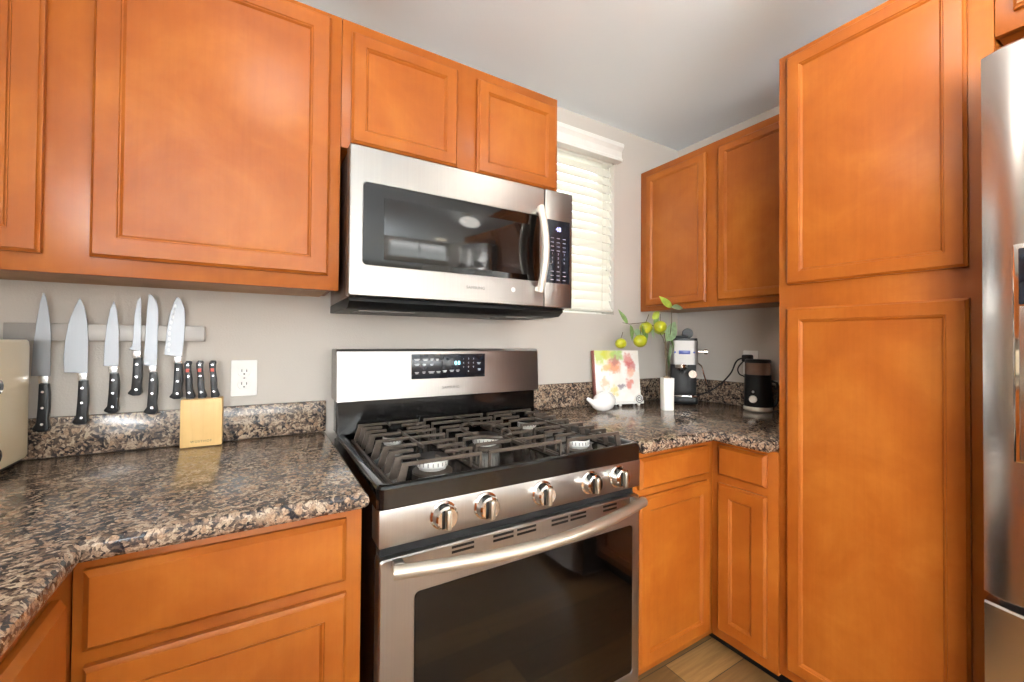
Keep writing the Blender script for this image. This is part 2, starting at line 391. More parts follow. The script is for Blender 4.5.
# blind in the small window: headrail, tilted slats, valance, cords
bl = thing('window_blind', (1.264, D, WZ0+.01), 'white horizontal slat blind with a moulded valance in the small window', 'blind')
sl = MB(); z = WZ0+.05
while z < WZ1-.05:
    a = math.radians(66); c, s_ = math.cos(a)*.0235, math.sin(a)*.0235; yc = D+.024
    sl.loops([[Vector((x, yc-c, z-s_-.0013)), Vector((x, yc+c, z+s_-.0013)), Vector((x, yc+c, z+s_+.0013)), Vector((x, yc-c, z-s_+.0013))] for x in (WX0+.006, WX1-.004)])
    z += .0415
sl.build('slats', 'slat', bl)
MB().box(WX0+.006, WX1-.004, D+.002, D+.050, WZ0+.012, WZ0+.027, .004).build('bottom_rail', 'slat', bl)
MB().box(WX0+.006, WX1-.006, D+.006, D+.062, WZ1-.048, WZ1-.002, .002).build('headrail', 'slat', bl)
prof = [(D-.002, 2.110), (D-.044, 2.110), (D-.046, 2.122), (D-.040, 2.128), (D-.040, 2.158), (D-.046, 2.166), (D-.054, 2.174), (D-.056, 2.190), (D-.050, 2.196), (D-.002, 2.196)]
MB().prism(prof, lambda y, z: Vector((.985, y, z)), lambda y, z: Vector((1.520, y, z)), .0015).build('valance', 'white', bl)
for x in (WX0+.09, WX1-.075):
    MB().tube([(x, D+.003, WZ0+.02), (x, D+.003, WZ1-.03)], .0011, 6).build('ladder_cord', 'slat', bl)
MB().tube([(WX0+.125, D-.002, 1.70), (WX0+.125, D+.001, WZ1-.03)], .0035, 8).build('tilt_wand', 'mark_grey', bl)
tz = 1.57
for dx in (0, .018):
    MB().tube([(WX1-.045+dx, D+.004, tz+.02), (WX1-.045+dx, D+.006, WZ1-.03)], .0010, 6).build('pull_cord', 'slat', bl)
    MB().lathe([(.002, .03), (.005, .022), (.006, 0), (.003, -.003)], (WX1-.045+dx, D+.003, tz), 'Z', 10).build('cord_tassel', 'slat', bl)

# ------------------------------------------------------------------ cabinets
def panel_loops(mb, org, U, Nn, w, h, prof):
    """concentric rectangles; org = lower corner on the face, U along width, Nn outward"""
    U, Nn = Vector(U), Vector(Nn); L = []
    for ins, d in prof:
        L.append([Vector(org)+U*a+Vector((0, 0, b))+Nn*d for a, b in ((ins, ins), (w-ins, ins), (w-ins, h-ins), (ins, h-ins))])
    mb.loops(L); return mb
def door_prof(r=.040): return [(0, .001), (0, .012), (.0035, .0145), (.006, .019), (r, .019), (r+.002, .0165), (r+.004, .0165), (r+.008, .0125), (r+.0085, .0118)]
DRAWER = [(0, .001), (0, .010), (.003, .0125), (.009, .019), (.012, .019)]
def facing(kind, a0, a1, z0, z1, plane):
    if kind == 'back': return (a0, plane, z0), (1, 0, 0), (0, -1, 0), a1-a0      # faces -y
    if kind == 'right': return (plane, a1, z0), (0, -1, 0), (-1, 0, 0), a1-a0    # faces -x
    if kind == 'left': return (plane, a0, z0), (0, 1, 0), (1, 0, 0), a1-a0       # faces +x
def door(parent, kind, a0, a1, z0, z1, plane, r=.040):
    o, U, Nn, w_ = facing(kind, a0, a1, z0, z1, plane); return panel_loops(MB(), o, U, Nn, w_, z1-z0, door_prof(r)).build('door', 'wood', parent)
def drawer(parent, kind, a0, a1, z0, z1, plane):
    o, U, Nn, w_ = facing(kind, a0, a1, z0, z1, plane); return panel_loops(MB(), o, U, Nn, w_, z1-z0, DRAWER).build('drawer_front', 'wood', parent)

# upper cabinet, left
c = thing('wall_cabinet', (-.36, D-.15, ZB), 'tall orange-brown wooden wall cabinet with two doors above the knife rack', 'cabinet')
MB().box(XL+.002, .178, YU+.02, D-.002, ZB+.012, ZT, .001).build('body', 'wood', c)
MB().box(XL+.02, .160, YU+.025, D-.02, ZB+.006, ZB+.0115).build('bottom_panel', 'wood_in', c)
MB().box(XL+.002, .1785, YU, YU+.0195, ZB, ZT, .0015).build('face_frame', 'wood', c)
door(c, 'back', -.85, -.386, 1.389, 2.086, YU, .043); door(c, 'back', -.314, .150, 1.390, 2.088, YU, .043)
# over the microwave
c = thing('wall_cabinet', (.55, D-.15, 1.75), 'short orange-brown wooden wall cabinet with two small doors above the microwave', 'cabinet')
MB().box(.1795, .920, YU+.02, D-.002, 1.752, ZT, .001).build('body', 'wood', c)
MB().box(.1795, .921, YU, YU+.0195, 1.750, ZT, .0015).build('face_frame', 'wood', c)
door(c, 'back', .204, .519, 1.764, 2.073, YU, .036); door(c, 'back', .590, .905, 1.764, 2.070, YU, .036)
# upper right
c = thing('wall_cabinet', (1.85, 1.1, 1.375), 'orange-brown wooden wall cabinet above the coffee machines, window light on its left door', 'cabinet')
MB().box(XU+.02, XW-.002, .684, D-.002, 1.387, 2.103, .001).build('body', 'wood', c)
MB().box(XU+.03, XW-.02, .70, D-.02, 1.380, 1.3865).build('bottom_panel', 'wood_in', c)
MB().box(XU, XU+.0195, .684, D-.002, 1.376, 2.103, .0015).build('face_frame', 'wood', c)
door(c, 'right', 1.140, 1.474, 1.400, 2.068, XU, .031); door(c, 'right', .735, 1.081, 1.400, 2.068, XU, .031)
# pantry
c = thing('pantry_cabinet', (1.69, .46, FZ), 'tall orange-brown wooden pantry cabinet with two doors beside the fridge', 'cabinet')
MB().box(XB+.02, XW-.002, .237, .682, .205, 2.112, .001).build('body', 'wood', c)
MB().box(XB, XB+.0195, .235, .683, .200, 2.112, .0015).build('face_frame', 'wood', c)
MB().box(XB+.07, XW-.002, .237, .682, FZ+.002, .2045).build('toe_kick', 'blackmat', c)
door(c, 'right', .275, .656, 1.397, 2.092, XB, .036); door(c, 'right', .273, .656, .235, 1.325, XB, .036)
# over fridge
c = thing('wall_cabinet', (1.69, -.2, 1.9), 'wooden cabinet over the stainless fridge', 'cabinet')
MB().box(XB+.02, XW-.002, -.70, .233, 1.905, 2.112, .001).build('body', 'wood', c)
MB().box(XB, XB+.0195, -.70, .234, 1.900, 2.112, .0015).build('face_frame', 'wood', c)
door(c, 'right', -.22, .206, 1.938, 2.09, XB, .04); door(c, 'right', -.67, -.25, 1.938, 2.09, XB, .04)

# base cabinets
CH = .876
c = thing('base_cabinet', (-.02, 1.2, FZ), 'wooden base cabinet with one drawer and a door left of the range', 'cabinet')
MB().box(-.245, .182, YB+.02, D-.002, .205, CH-.001, .001).build('body', 'wood', c)
MB().box(-.2465, .1835, YB, YB+.0195, .187, CH, .0015).build('face_frame', 'wood', c)
MB().box(-.262, .182, YB+.08, YB+.1, FZ+.002, .2045).build('toe_kick', 'blackmat', c)
drawer(c, 'back', -.232, .152, .732, .857, YB); door(c, 'back', -.230, .153, .230, .708, YB)
XLB = -.247
c = thing('base_cabinet', (-.58, .45, FZ), 'wooden base cabinet at the left edge of the picture under the counter return', 'cabinet')
MB().box(XL+.002, XLB-.02, -.30, D-.002, .205, CH-.001, .001).build('body', 'wood', c)
MB().box(XLB-.0195, XLB, -.30, YB-.0005, .187, CH, .0015).build('face_frame', 'wood', c)
MB().box(XLB-.1, XLB-.08, -.30, YB-.001, FZ+.002, .2045).build('toe_kick', 'blackmat', c)
drawer(c, 'left', .36, .828, .735, .852, XLB); door(c, 'left', .36, .828, .230, .708, XLB); drawer(c, 'left', -.27, .33, .735, .852, XLB); door(c, 'left', -.27, .33, .23, .708, XLB)
c = thing('base_cabinet', (1.3, 1.2, FZ), 'wooden base cabinet with a drawer over a door just right of the range', 'cabinet')
MB().box(.984, 1.400, YB+.02, D-.002, .205, CH-.001, .001).build('body', 'wood', c)
MB().box(.982, XB-.0005, YB, YB+.0195, .187, CH, .0015).build('face_frame', 'wood', c)
MB().box(.984, XB+.06, YB+.08, YB+.1, FZ+.002, .2045).build('toe_kick', 'blackmat', c)
drawer(c, 'back', 1.000, 1.345, .762, .858, YB); door(c, 'back', 1.000, 1.345, .218, .738, YB)
c = thing('base_cabinet', (1.7, 1.0, FZ), 'narrow wooden base cabinet between the corner and the pantry', 'cabinet')
MB().box(1.404, XW-.002, .685, D-.002, .205, CH-.001, .001).build('body', 'wood', c)
MB().box(XB, XB+.0195, .6845, YB+.0195, .187, CH, .0015).build('face_frame', 'wood', c)
MB().box(XB+.08, XB+.1, .685, YB+.1, FZ+.002, .2045).build('toe_kick', 'blackmat', c)
drawer(c, 'right', .716, .878, .758, .862, XB); door(c, 'right', .716, .878, .225, .730, XB, .042)

# ------------------------------------------------------------------ counters
def counter(poly, z0, z1, r, name):
    """slab with rounded front edge: poly ccw"""
    b = MB(); P = [Vector((x, y, 0)) for x, y in poly]; n = len(P)
    def inset(d):
        out = []
        for i in range(n):
            a, p, q = P[i-1], P[i], P[(i+1) % n]
            e1 = (p-a).normalized(); e2 = (q-p).normalized(); n1 = Vector((-e1.y, e1.x, 0)); n2 = Vector((-e2.y, e2.x, 0))
            bis = (n1+n2); bis = bis/ (1+n1.dot(n2)); out.append(p+bis*d)
        return out
    L = []
    for a in (-90, -60, -30, 0, 30, 60, 90):
        t = math.radians(a); d = r*(1-math.cos(t)); zz = (z0+r)+r*math.sin(t) if a <= 0 else (z1-r)+r*math.sin(t)
        L.append([Vector((v.x, v.y, zz)) for v in inset(d)])
    b.loops(L); return b
b = counter([(XL+.001, -.32), (-.226, -.32), (-.226, .8665), (.190, .8665), (.190, D-.001), (XL+.001, D-.001)], .877, .914, .017, 'c')
tag(b.build('countertop', 'granite'), 'speckled brown granite countertop under the knife block, left of the range', 'countertop')
b = counter([(.984, .8665), (1.335, .8665), (1.335, .6855), (XW-.001, .6855), (XW-.001, D-.001), (.984, D-.001)], .877, .914, .017, 'c')
tag(b.build('countertop', 'granite'), 'speckled brown granite countertop in the right corner under the coffee machines', 'countertop')
b = MB(); b.box(XL+.002, .186, D-.021, D-.002, .9145, 1.015, .003); tag(b.build('backsplash', 'granite'), 'low granite backsplash strip on the wall left of the range', 'backsplash')
b = MB(); b.box(.986, XW-.002, D-.021, D-.002, .9145, 1.026, .003); b.box(XW-.021, XW-.002, .686, D-.0215, .9145, 1.026, .003)
tag(b.build('backsplash', 'granite'), 'low granite backsplash running around the right corner', 'backsplash')

# ------------------------------------------------------------------ range
RX0, RX1, RY = .205, .972, .8665
rg = thing('gas_range', ((RX0+RX1)/2, 1.2, FZ), 'stainless steel gas range with five knobs and a glass oven door', 'stove')
MB().box(RX0+.006, RX1-.006, .905, 1.495, .190, .890, .003).build('body', 'black', rg)
MB().box(RX0+.03, RX1-.03, .95, 1.47, FZ+.001, .1895).build('base', 'darkgap', rg)
b = MB(); L = []
for ins, z in ((.0, .8705), (0, .8725), (0, .910), (0, .912), (.003, .917), (.007, .919), (.016, .919), (.022, .916), (.040, .897), (.046, .8945)):
    L.append(rrect(RX0+ins, RX1-ins, RY-.004+ins, 1.425-ins*.3, max(.018-ins*.2, .006), z))
b.loops(L); b.build('cooktop', 'black', rg)
cp = MB().box(RX0+.004, RX1-.004, RY-.001, .93, .791, .8700, .003).build('control_panel', 'steel', rg)
MB().box(RX0+.012, RX1-.012, RY+.02, .905, .758, .793).build('gap_strip', 'darkgap', rg)
# backguard
gy = 1.388
MB().prism([(gy+.01, .919), (gy+.012, 1.020), (gy+.09, 1.020), (gy+.09, .919)], lambda y, z: Vector((.206, y, z)), lambda y, z: Vector((.948, y, z)), .002).build('vent_back_panel', 'black', rg)
bgd = MB(); bgd.prism([(gy-.004, 1.023), (gy+.004, 1.180), (gy+.012, 1.187), (gy+.11, 1.187), (gy+.11, 1.023)], lambda y, z: Vector((.201, y, z)), lambda y, z: Vector((.959, y, z)), .0025)
bgd = bgd.build('backguard', 'steel', rg)
dpn = MB().box(.437, .716, gy-.0035, gy+.006, 1.085, 1.170, .0015).build('display_panel', 'panel_dark', rg)
text('08', 'clock_digits', .019, (.604, gy-.0042, 1.137), (1, 0, 0), (0, 0, 1), 'glow_cyan', dpn, spacing=1.25)
mk = MB()
def dash(mb, x, z, w_, h_, y): mb.box(x-w_/2, x+w_/2, y-.0006, y, z-h_/2, z+h_/2)
for x, z, w_ in [(.455, 1.151, .020), (.485, 1.151, .020), (.508, 1.151, .012), (.528, 1.151, .012), (.455, 1.134, .018), (.480, 1.133, .014), (.508, 1.133, .012), (.455, 1.106, .014), (.480, 1.107, .012),
                 (.507, 1.107, .022), (.533, 1.107, .015), (.556, 1.109, .016), (.583, 1.110, .016), (.606, 1.110, .014), (.690, 1.135, .014), (.692, 1.112, .012)]:
    mk = MB(); dash(mk, x, z+.0018, w_, .0022, gy-.0035); dash(mk, x, z-.0022, w_*.7, .0022, gy-.0035); mk.build('button_marking', 'mark', dpn)
for i, ch in enumerate('1234567890'):
    xx, zz = (.628+.020*(i % 3), 1.152-.0150*(i//3)) if i < 9 else (.648, 1.107)
    text(ch, 'keypad_digit', .008, (xx, gy-.0042, zz), (1, 0, 0), (0, 0, 1), 'mark', dpn)
text('SAMSUNG', 'brand_lettering', .013, (.580, gy-.0042, 1.052), (1, 0, 0), (0, 0, 1), 'mark_grey', bgd, .0006, spacing=1.15)
# knobs
for x in (.347, .452, .612, .770, .874):
    z = .8355
    k = MB().lathe([(.031, RY-.001), (.031, RY-.005), (.027, RY-.008), (.0255, RY-.026), (.022, RY-.030), (.0, RY-.030)], (x, 0, z), 'Y', 36).build('knob', 'chrome', rg)
    MB().box(x-.0060, x+.0060, RY-.041, RY-.028, z-.0215, z+.0215, .004, 3).build('grip', 'satin', k)
    MB().box(x-.0135, x-.0066, RY-.0315, RY-.0295, z-.019, z+.019, .0009).build('pointer_groove', 'blackmat', k)
# oven door
od = MB()
OZ0, OZ1 = .205, .766
L = []
def xz(l, y): return [Vector((v.x, y, v.y)) for v in l]
for ins, y in ((0, RY+.038), (0, RY+.003), (.003, RY)):
    L.append(xz(rrect(RX0+.006+ins, RX1-.004-ins, OZ0+ins, OZ1-ins, .008, 0), y))
L.append(xz(rrect(.284, .942, .252, .684, .012, 0), RY)); L.append(xz(rrect(.286, .940, .254, .682, .011, 0), RY+.004))
od.loops(L); od = od.build('oven_door', 'steel', rg)
g = MB(); g.loops([xz(rrect(.2865, .9395, .2545, .6815, .0105, 0), RY+.0038), xz(rrect(.2865, .9395, .2545, .6815, .0105, 0), RY+.0015)]); g.build('oven_window', 'glass_dark', od)
for xa, xb in ((.369, .424), (.474, .530), (.540, .596), (.644, .698), (.706, .760), (.822, .874)):
    for z in (.757, .746): MB().box(xa, xb, RY-.0008, RY+.0005, z-.0028, z+.0028, .0003).build('vent_slot', 'darkgap', od)
hp = []
for i in range(25):
    t = i/24; x = .232+t*(.952-.232); hp.append((x, .838-.060*math.sin(PI*t), .753+.004*t))
h = MB().tube(hp, .014, 14, flat=1.0).build('oven_handle', 'handle_satin', od)
for x in (.246, .938): MB().box(x-.011, x+.011, .838, RY+.001, .743, .766, .004).build('handle_mount', 'satin', h)
MB().box(RX0+.008, RX1-.006, RY+.012, .905, .192, .2035, .001).build('drawer_panel', 'steel', rg)
# burners
for x, y, r in ((.366, .985, .042), (.345, 1.27, .033), (.588, 1.13, .043), (.815, .965, .036), (.830, 1.27, .038)):
    r *= .9
    k = MB().lathe([(r*.86, .8948), (r*.86, .906), (r*.98, .910), (r, .912), (r, .9255), (r*.97, .927), (0, .927)], (x, y, 0), 'Z', 40).build('burner', 'alu', rg)
    MB().lathe([(r*1.30, .8947), (r*1.28, .900), (r*.90, .904), (r*.90, .8949)], (x, y, 0), 'Z', 36, False).build('burner_base', 'iron', rg)
    MB().lathe([(r*.90, .9272), (r*1.02, .929), (r*1.02, .9325), (r*.9, .935), (0, .9355)], (x, y, 0), 'Z', 36).build('burner_cap', 'blackmat', k)
    for q in range(20):
        a = 2*PI*q/20; b = MB(); b.box(-.0012, .0012, r-.0006, r+.0012, .9145, .9235, .0004, 1)
        bmesh.ops.rotate(b.bm, verts=b.bm.verts[:], cent=(0, 0, 0), matrix=Matrix.Rotation(a, 3, 'Z')); bmesh.ops.translate(b.bm, verts=b.bm.verts[:], vec=(x, y, 0))
        if q == 0: teeth = b
        else: teeth._merge(b.bm)
    teeth.build('flame_ports', 'mark_grey', k)
# grates
GZ, GB = .951, .8965
def bar(mb, x0, y0, x1, y1, z0, z1, t=.0072):
    dx, dy = x1-x0, y1-y0; l = math.hypot(dx, dy); mb.box(-l/2, l/2, -t/2, t/2, z0, z1, .0014, 1, math.atan2(dy, dx), (0, 0, 0)) if False else None
    b = MB(); b.box(-l/2, l/2, -t/2, t/2, z0, z1, .0014, 1)
    a = math.atan2(dy, dx); bmesh.ops.rotate(b.bm, verts=b.bm.verts[:], cent=(0, 0, 0), matrix=Matrix.Rotation(a, 3, 'Z'))
    bmesh.ops.translate(b.bm, verts=b.bm.verts[:], vec=((x0+x1)/2, (y0+y1)/2, 0)); mb._merge(b.bm)
def foot(mb, x, y, s, t=.0065):
    """slanted end of a cross bar dropping to the base rail on side s (-1 left, +1 right)"""
    mb.prism([(x, GZ), (x-s*.016, GZ), (x-s*.006, GB+.006), (x+s*.012, GB), (x+s*.016, GB)], lambda a, b_: Vector((a, y-t/2, b_)), lambda a, b_: Vector((a, y+t/2, b_)), .001)
def full_bar(mb, xa, xb, y, fl=True, fr=True, il=False, ir=False):
    if il: xa -= .012
    if ir: xb += .012
    bar(mb, xa, y, xb, y, GZ-.0085, GZ)
    for on, inner, x, s_ in ((fl, il, xa, -1), (fr, ir, xb, 1)):
        if not on: continue
        if inner: mb.box(min(x, x-s_*.007), max(x, x-s_*.007), y-.0032, y+.0032, GB+.004, GZ-.0005, .001, 1)
        else: foot(mb, x-s_*.002, y, s_)
gy0, gy1 = .902, 1.375
def side_grate(xa, xb, label, il=False, ir=False):
    root = thing('burner_grate', ((xa+xb)/2, (gy0+gy1)/2, GB), label, 'grate', None)
    m = MB(); xm = (xa+xb)/2; ia, ib = xa+.016, xb-.016; ym = (gy0+gy1)/2
    for y in (gy0, gy0+.162, ym, gy1-.162, gy1): full_bar(m, ia, ib, y, True, True, il, ir)
    for y in (gy0+.055, gy0+.108, gy1-.108, gy1-.055):          # short fingers pointing at the burner
        full_bar(m, ia, ia+.062, y, True, False, il, False); full_bar(m, ib-.062, ib, y, False, True, False, ir)
    bar(m, xm, gy0, xm, gy0+.030, GZ-.0085, GZ); bar(m, xm, gy0+.125, xm, gy1-.125, GZ-.0085, GZ); bar(m, xm, gy1-.03, xm, gy1, GZ-.0085, GZ)
    m.build('cross_bars', 'iron', root)
    for x in (xa+.001, xb-.001):
        r = MB(); bar(r, x, gy0-.004, x, gy1+.004, GB-.001, GB+.0085, .008); r.build('side_rail', 'iron', root)
def mid_grate(xa, xb, label):
    root = thing('burner_grate', ((xa+xb)/2, (gy0+gy1)/2, GB), label, 'grate', None)
    m = MB(); xm = (xa+xb)/2; ia, ib = xa+.016, xb-.016; ym = (gy0+gy1)/2
    for y in (gy0, gy0+.075, gy1-.075, gy1): full_bar(m, ia, ib, y, True, True, True, True)
    for y in (gy0+.15, ym-.035, ym+.035, gy1-.15):
        full_bar(m, ia, ia+.062, y, True, False, True, False); full_bar(m, ib-.062, ib, y, False, True, False, True)
    bar(m, xm, gy0, xm, ym-.085, GZ-.0085, GZ); bar(m, xm, ym+.085, xm, gy1, GZ-.0085, GZ)
    for x in (xa+.001, xb-.001): bar(m, x, gy0-.004, x, gy1+.004, GB-.001, GB+.0085, .008)
    m.build('cross_bars', 'iron', root)
    o = MB(); pts = [(xm+.062*math.cos(a), ym+.112*math.sin(a), GZ-.006) for a in [2*PI*i/40 for i in range(41)]]
    o.tube(pts, .0055, 8); o.build('oval_ring', 'iron', root)
side_grate(.247, .464, 'dark cast iron grate over the two left burners of the range', False, True)
mid_grate(.474, .706, 'dark cast iron grate with an oval ring over the centre burner')
side_grate(.716, .932, 'dark cast iron grate over the two right burners, beside the right counter', True, False)

# ------------------------------------------------------------------ microwave
MX0, MX1, MY, MZ0, MZ1 = .193, .947, 1.162, 1.336, 1.742
mw = thing('microwave', (.57, 1.35, 1.30), 'stainless over-the-range microwave with a bowed handle under the short cabinet', 'microwave')
MB().box(MX0+.004, MX1-.004, MY+.038, D-.004, MZ0-.004, MZ1, .003).build('body', simple('dark_painted_metal', (96, 74, 62), .28, .5), mw)
vb = MB().prism([(MY+.010, 1.334), (MY+.004, 1.322), (MY+.028, 1.306), (MY+.075, 1.303), (D-.006, 1.306), (D-.006, 1.331), (MY+.05, 1.334)], lambda y, z: Vector((MX0+.003, y, z)), lambda y, z: Vector((MX1-.034, y, z)), .003).build('underside_hood', 'blackmat', mw)
MB().box(.235, .40, 1.24, 1.36, 1.2985, 1.304, .002).build('grease_filter', 'mark_grey', vb); MB().box(.72, .88, 1.24, 1.36, 1.2985, 1.304, .002).build('grease_filter', 'mark_grey', vb)
dr = MB(); L = []
for ins, y in ((0, MY+.038), (0, MY+.003), (.003, MY)): L.append(xz(rrect(MX0+ins, .8255-ins, MZ0+ins, MZ1-ins, .006, 0), y))
L.append(xz(rrect(.2275, .808, 1.420, 1.646, .012, 0), MY)); L.append(xz(rrect(.229, .8065, 1.4215, 1.6445, .011, 0), MY+.003))
dr.loops(L); dr = dr.build('door', 'steel', mw)
g = MB(); g.loops([xz(rrect(.2293, .8062, 1.4218, 1.6442, .0108, 0), MY+.0028), xz(rrect(.2293, .8062, 1.4218, 1.6442, .0108, 0), MY+.001)]); wn = g.build('door_window', 'glass_dark', dr)
g = MB(); g.box(.285, .765, MY+.0004, MY+.0012, 1.440, 1.610, .0003); g.build('viewing_screen', simple('window_mesh', (20, 18, 17), .08, 0, .1, 90), wn)
hp = []
for i in range(21):
    t = i/20; hp.append((.797, MY-.018-.030*math.sin(PI*t), 1.384+t*.286))
h = MB().tube(hp, .0125, 14).build('door_handle', 'pale_satin', dr)
for z in (1.394, 1.660): MB().box(.788, .806, MY-.022, MY+.002, z-.008, z+.008, .003).build('handle_mount', 'satin', h)
cpn = MB().box(.8275, MX1, MY, MY+.038, MZ0, MZ1, .003).build('control_panel', 'steel', mw)
kp = MB().box(.834, .934, MY-.0012, MY+.002, 1.420, 1.640, .001).build('keypad', 'panel_dark', cpn)
text('48', 'clock_digits', .022, (.884, MY-.0018, 1.608), (1, 0, 0), (0, 0, 1), 'glow_violet', kp)
mk = MB()
for r_ in range(11):
    for k in range(3):
        if r_ in (4, 5, 6, 7): continue
        mk = MB(); dash(mk, .858+.026*k, 1.577-.0145*r_, .013, .0022, MY-.0012); mk.build('button_marking', 'mark_dim', kp)
for i, ch in enumerate(['1', '2', '3', '4', '5', '6', '7', '8', '9', '0']):
    xx, zz = (.858+.026*(i % 3), 1.522-.0148*(i//3)) if i < 9 else (.884, 1.4775)
    text(ch, 'keypad_digit', .010, (xx, MY-.0018, zz), (1, 0, 0), (0, 0, 1), 'mark_dim', kp)
text('SAMSUNG', 'brand_lettering', .013, (.566, MY-.0004, 1.382), (1, 0, 0), (0, 0, 1), 'mark_grey', dr, .0005, spacing=1.1)
MB().lathe([(.0, MY-.0006), (.008, MY-.0006), (.008, MY)], (.702, 0, 1.386), 'Y', 20).build('round_sticker', 'mark', dr)

# ------------------------------------------------------------------ fridge
FX = 1.228
fr = thing('refrigerator', (1.6, -.23, FZ), 'stainless steel refrigerator at the right edge beside the pantry', 'refrigerator')
MB().box(FX+.085, XW-.02, -.675, .222, FZ+.002, 1.80, .004).build('body', simple('grey_cabinet_metal', (96, 96, 98), .4, .4), fr)
def fdoor(name, ya, yb, z0, z1):
    b = MB(); L = []; n = 16
    front = []
    for i in range(n+1):
        t = i/n; y = ya+(yb-ya)*t; e = min(t, 1-t)*(yb-ya)
        bow = .012*math.sin(PI*t)**.7; r = .012
        edge = 0 if e > r else r-math.sqrt(max(0, r*r-(r-e)**2))
        front.append((FX+.012-bow+edge, y))
    poly = front+[(FX+.078, yb), (FX+.078, ya)]
    for z, d in ((z0, .004), (z0+.004, 0), (z1-.004, 0), (z1, .004)):
        L.append([Vector((x+(d if k < len(front) else 0), y, z)) for k, (x, y) in enumerate(poly)])
    b.loops(L); return b.build(name, 'steel_fridge', fr)
fd = fdoor('upper_door', -.222, .231, .722, 1.805); fdoor('upper_door', -.675, -.229, .722, 1.805); fdoor('freezer_drawer', -.675, .231, .15, .706)
dp = MB().box(FX-.002, FX+.02, -.10, .188, .995, 1.411, .004).build('dispenser_frame', 'chrome', fd)
MB().box(FX-.004, FX+.0, -.088, .180, 1.295, 1.402, .002).build('dispenser_screen', 'panel_dark', dp)
MB().box(FX-.0035, FX+.0, -.088, .180, 1.002, 1.292, .002).build('dispenser_recess', 'steel_fridge', dp)
MB().box(FX+.1, FX+.16, .1, .19, 1.80, 1.825, .004).build('hinge_cover', 'blackmat', fr)

# ------------------------------------------------------------------ knife rack and knives
b = MB().box(-.5375, -.1425, D-.024, D-.001, 1.209, 1.2535, .0015)
tag(b.build('magnetic_knife_rack', 'steel_h'), 'long brushed steel magnetic knife strip on the wall above the counter', 'knife rack')
KY = D-.026
def handle_poly(tx, z, L, s=1.0, lean=-.006):
    tx += .0025; lean = 0
    P = [(-.008, 0), (.008, 0), (.0105, -.2), (.011, -.5), (.009, -.75), (.0115, -.93), (.006, -1.0), (-.008, -.998), (-.017, -.95), (-.018, -.915), (-.0115, -.82), (-.0095, -.5), (-.0085, -.2)]
    return [(tx+a*s+lean*(-b_), z+b_*L) for a, b_ in P]
KN = [
 ('long slicing knife nearest the toaster on the magnetic strip', [(-.470, 1.331), (-.475, 1.305), (-.480, 1.262), (-.485, 1.20), (-.488, 1.122), (-.454, 1.121), (-.455, 1.235), (-.460, 1.29), (-.466, 1.325)], -.4645, 1.121, .984),
 ('wide chef knife with the broadest blade on the magnetic strip', [(-.404, 1.321), (-.413, 1.297), (-.423, 1.26), (-.429, 1.215), (-.4315, 1.165), (-.430, 1.129), (-.386, 1.125), (-.386, 1.20), (-.389, 1.262), (-.396, 1.303)], -.3945, 1.126, .995),
 ('medium pointed chef knife third along the magnetic strip', [(-.339, 1.317), (-.346, 1.293), (-.352, 1.25), (-.3555, 1.20), (-.3565, 1.144), (-.3265, 1.142), (-.327, 1.235), (-.332, 1.29)], -.336, 1.143, 1.020),
 ('thin boning knife with the shortest narrow blade on the magnetic strip', [(-.286, 1.331), (-.292, 1.318), (-.297, 1.28), (-.2985, 1.225), (-.300, 1.20), (-.3065, 1.187), (-.282, 1.182), (-.2825, 1.25), (-.283, 1.32)], -.2895, 1.183, 1.063),
 ('straight slicing knife with a blunt sloping tip on the magnetic strip', [(-.268, 1.340), (-.271, 1.30), (-.2735, 1.22), (-.277, 1.143), (-.2475, 1.141), (-.2465, 1.30), (-.252, 1.322), (-.260, 1.335)], -.2565, 1.142, 1.010),
 ('santoku knife with scalloped hollows along the blade, rightmost on the strip', [(-.207, 1.336), (-.214, 1.318), (-.222, 1.285), (-.228, 1.24), (-.2325, 1.172), (-.193, 1.165), (-.189, 1.22), (-.1875, 1.28), (-.190, 1.307), (-.198, 1.328)], -.2025, 1.166, 1.048)]
for idx, (lab, poly, tx, zt, zb) in enumerate(KN):
    k = thing('kitchen_knife', (tx, KY, zb), lab, 'knife', 'knives on the magnetic strip')
    bld = MB().prism(poly, lambda x, z: Vector((x, KY-.0022, z)), lambda x, z: Vector((x, KY, z)), .0006).build('blade', 'blade', k, smooth=False)
    if idx == 5:
        sc = MB()
        for j in range(9):
            zz = 1.185+j*.0155; xx = -.2275+.0006*j+(.0022*max(0, j-4))
            sc.sphere((xx+.004, KY-.0022, zz), .001, (3.2, .35, 5.5), 10, 6)
        sc.build('scallops', 'scallop', bld)
    MB().box(tx-.0085, tx+.0085, KY-.009, KY-.0005, zt-.018, zt+.001, .0015).build('bolster', 'rivet', k)
    hb = MB().prism(handle_poly(tx, zt-.018, zt-.018-zb), lambda x, z: Vector((x, KY-.0165, z)), lambda x, z: Vector((x, KY-.0005, z)), .0025).build('handle', 'handle_black', k)
    for q in (.17, .5, .84):
        MB().lathe([(0, -.0005), (.0030, -.0005), (.0030, .001)], (tx+.0020, KY-.0165, zt-.018-(zt-.018-zb)*q), 'Y', 14).build('rivet', 'rivet', k)

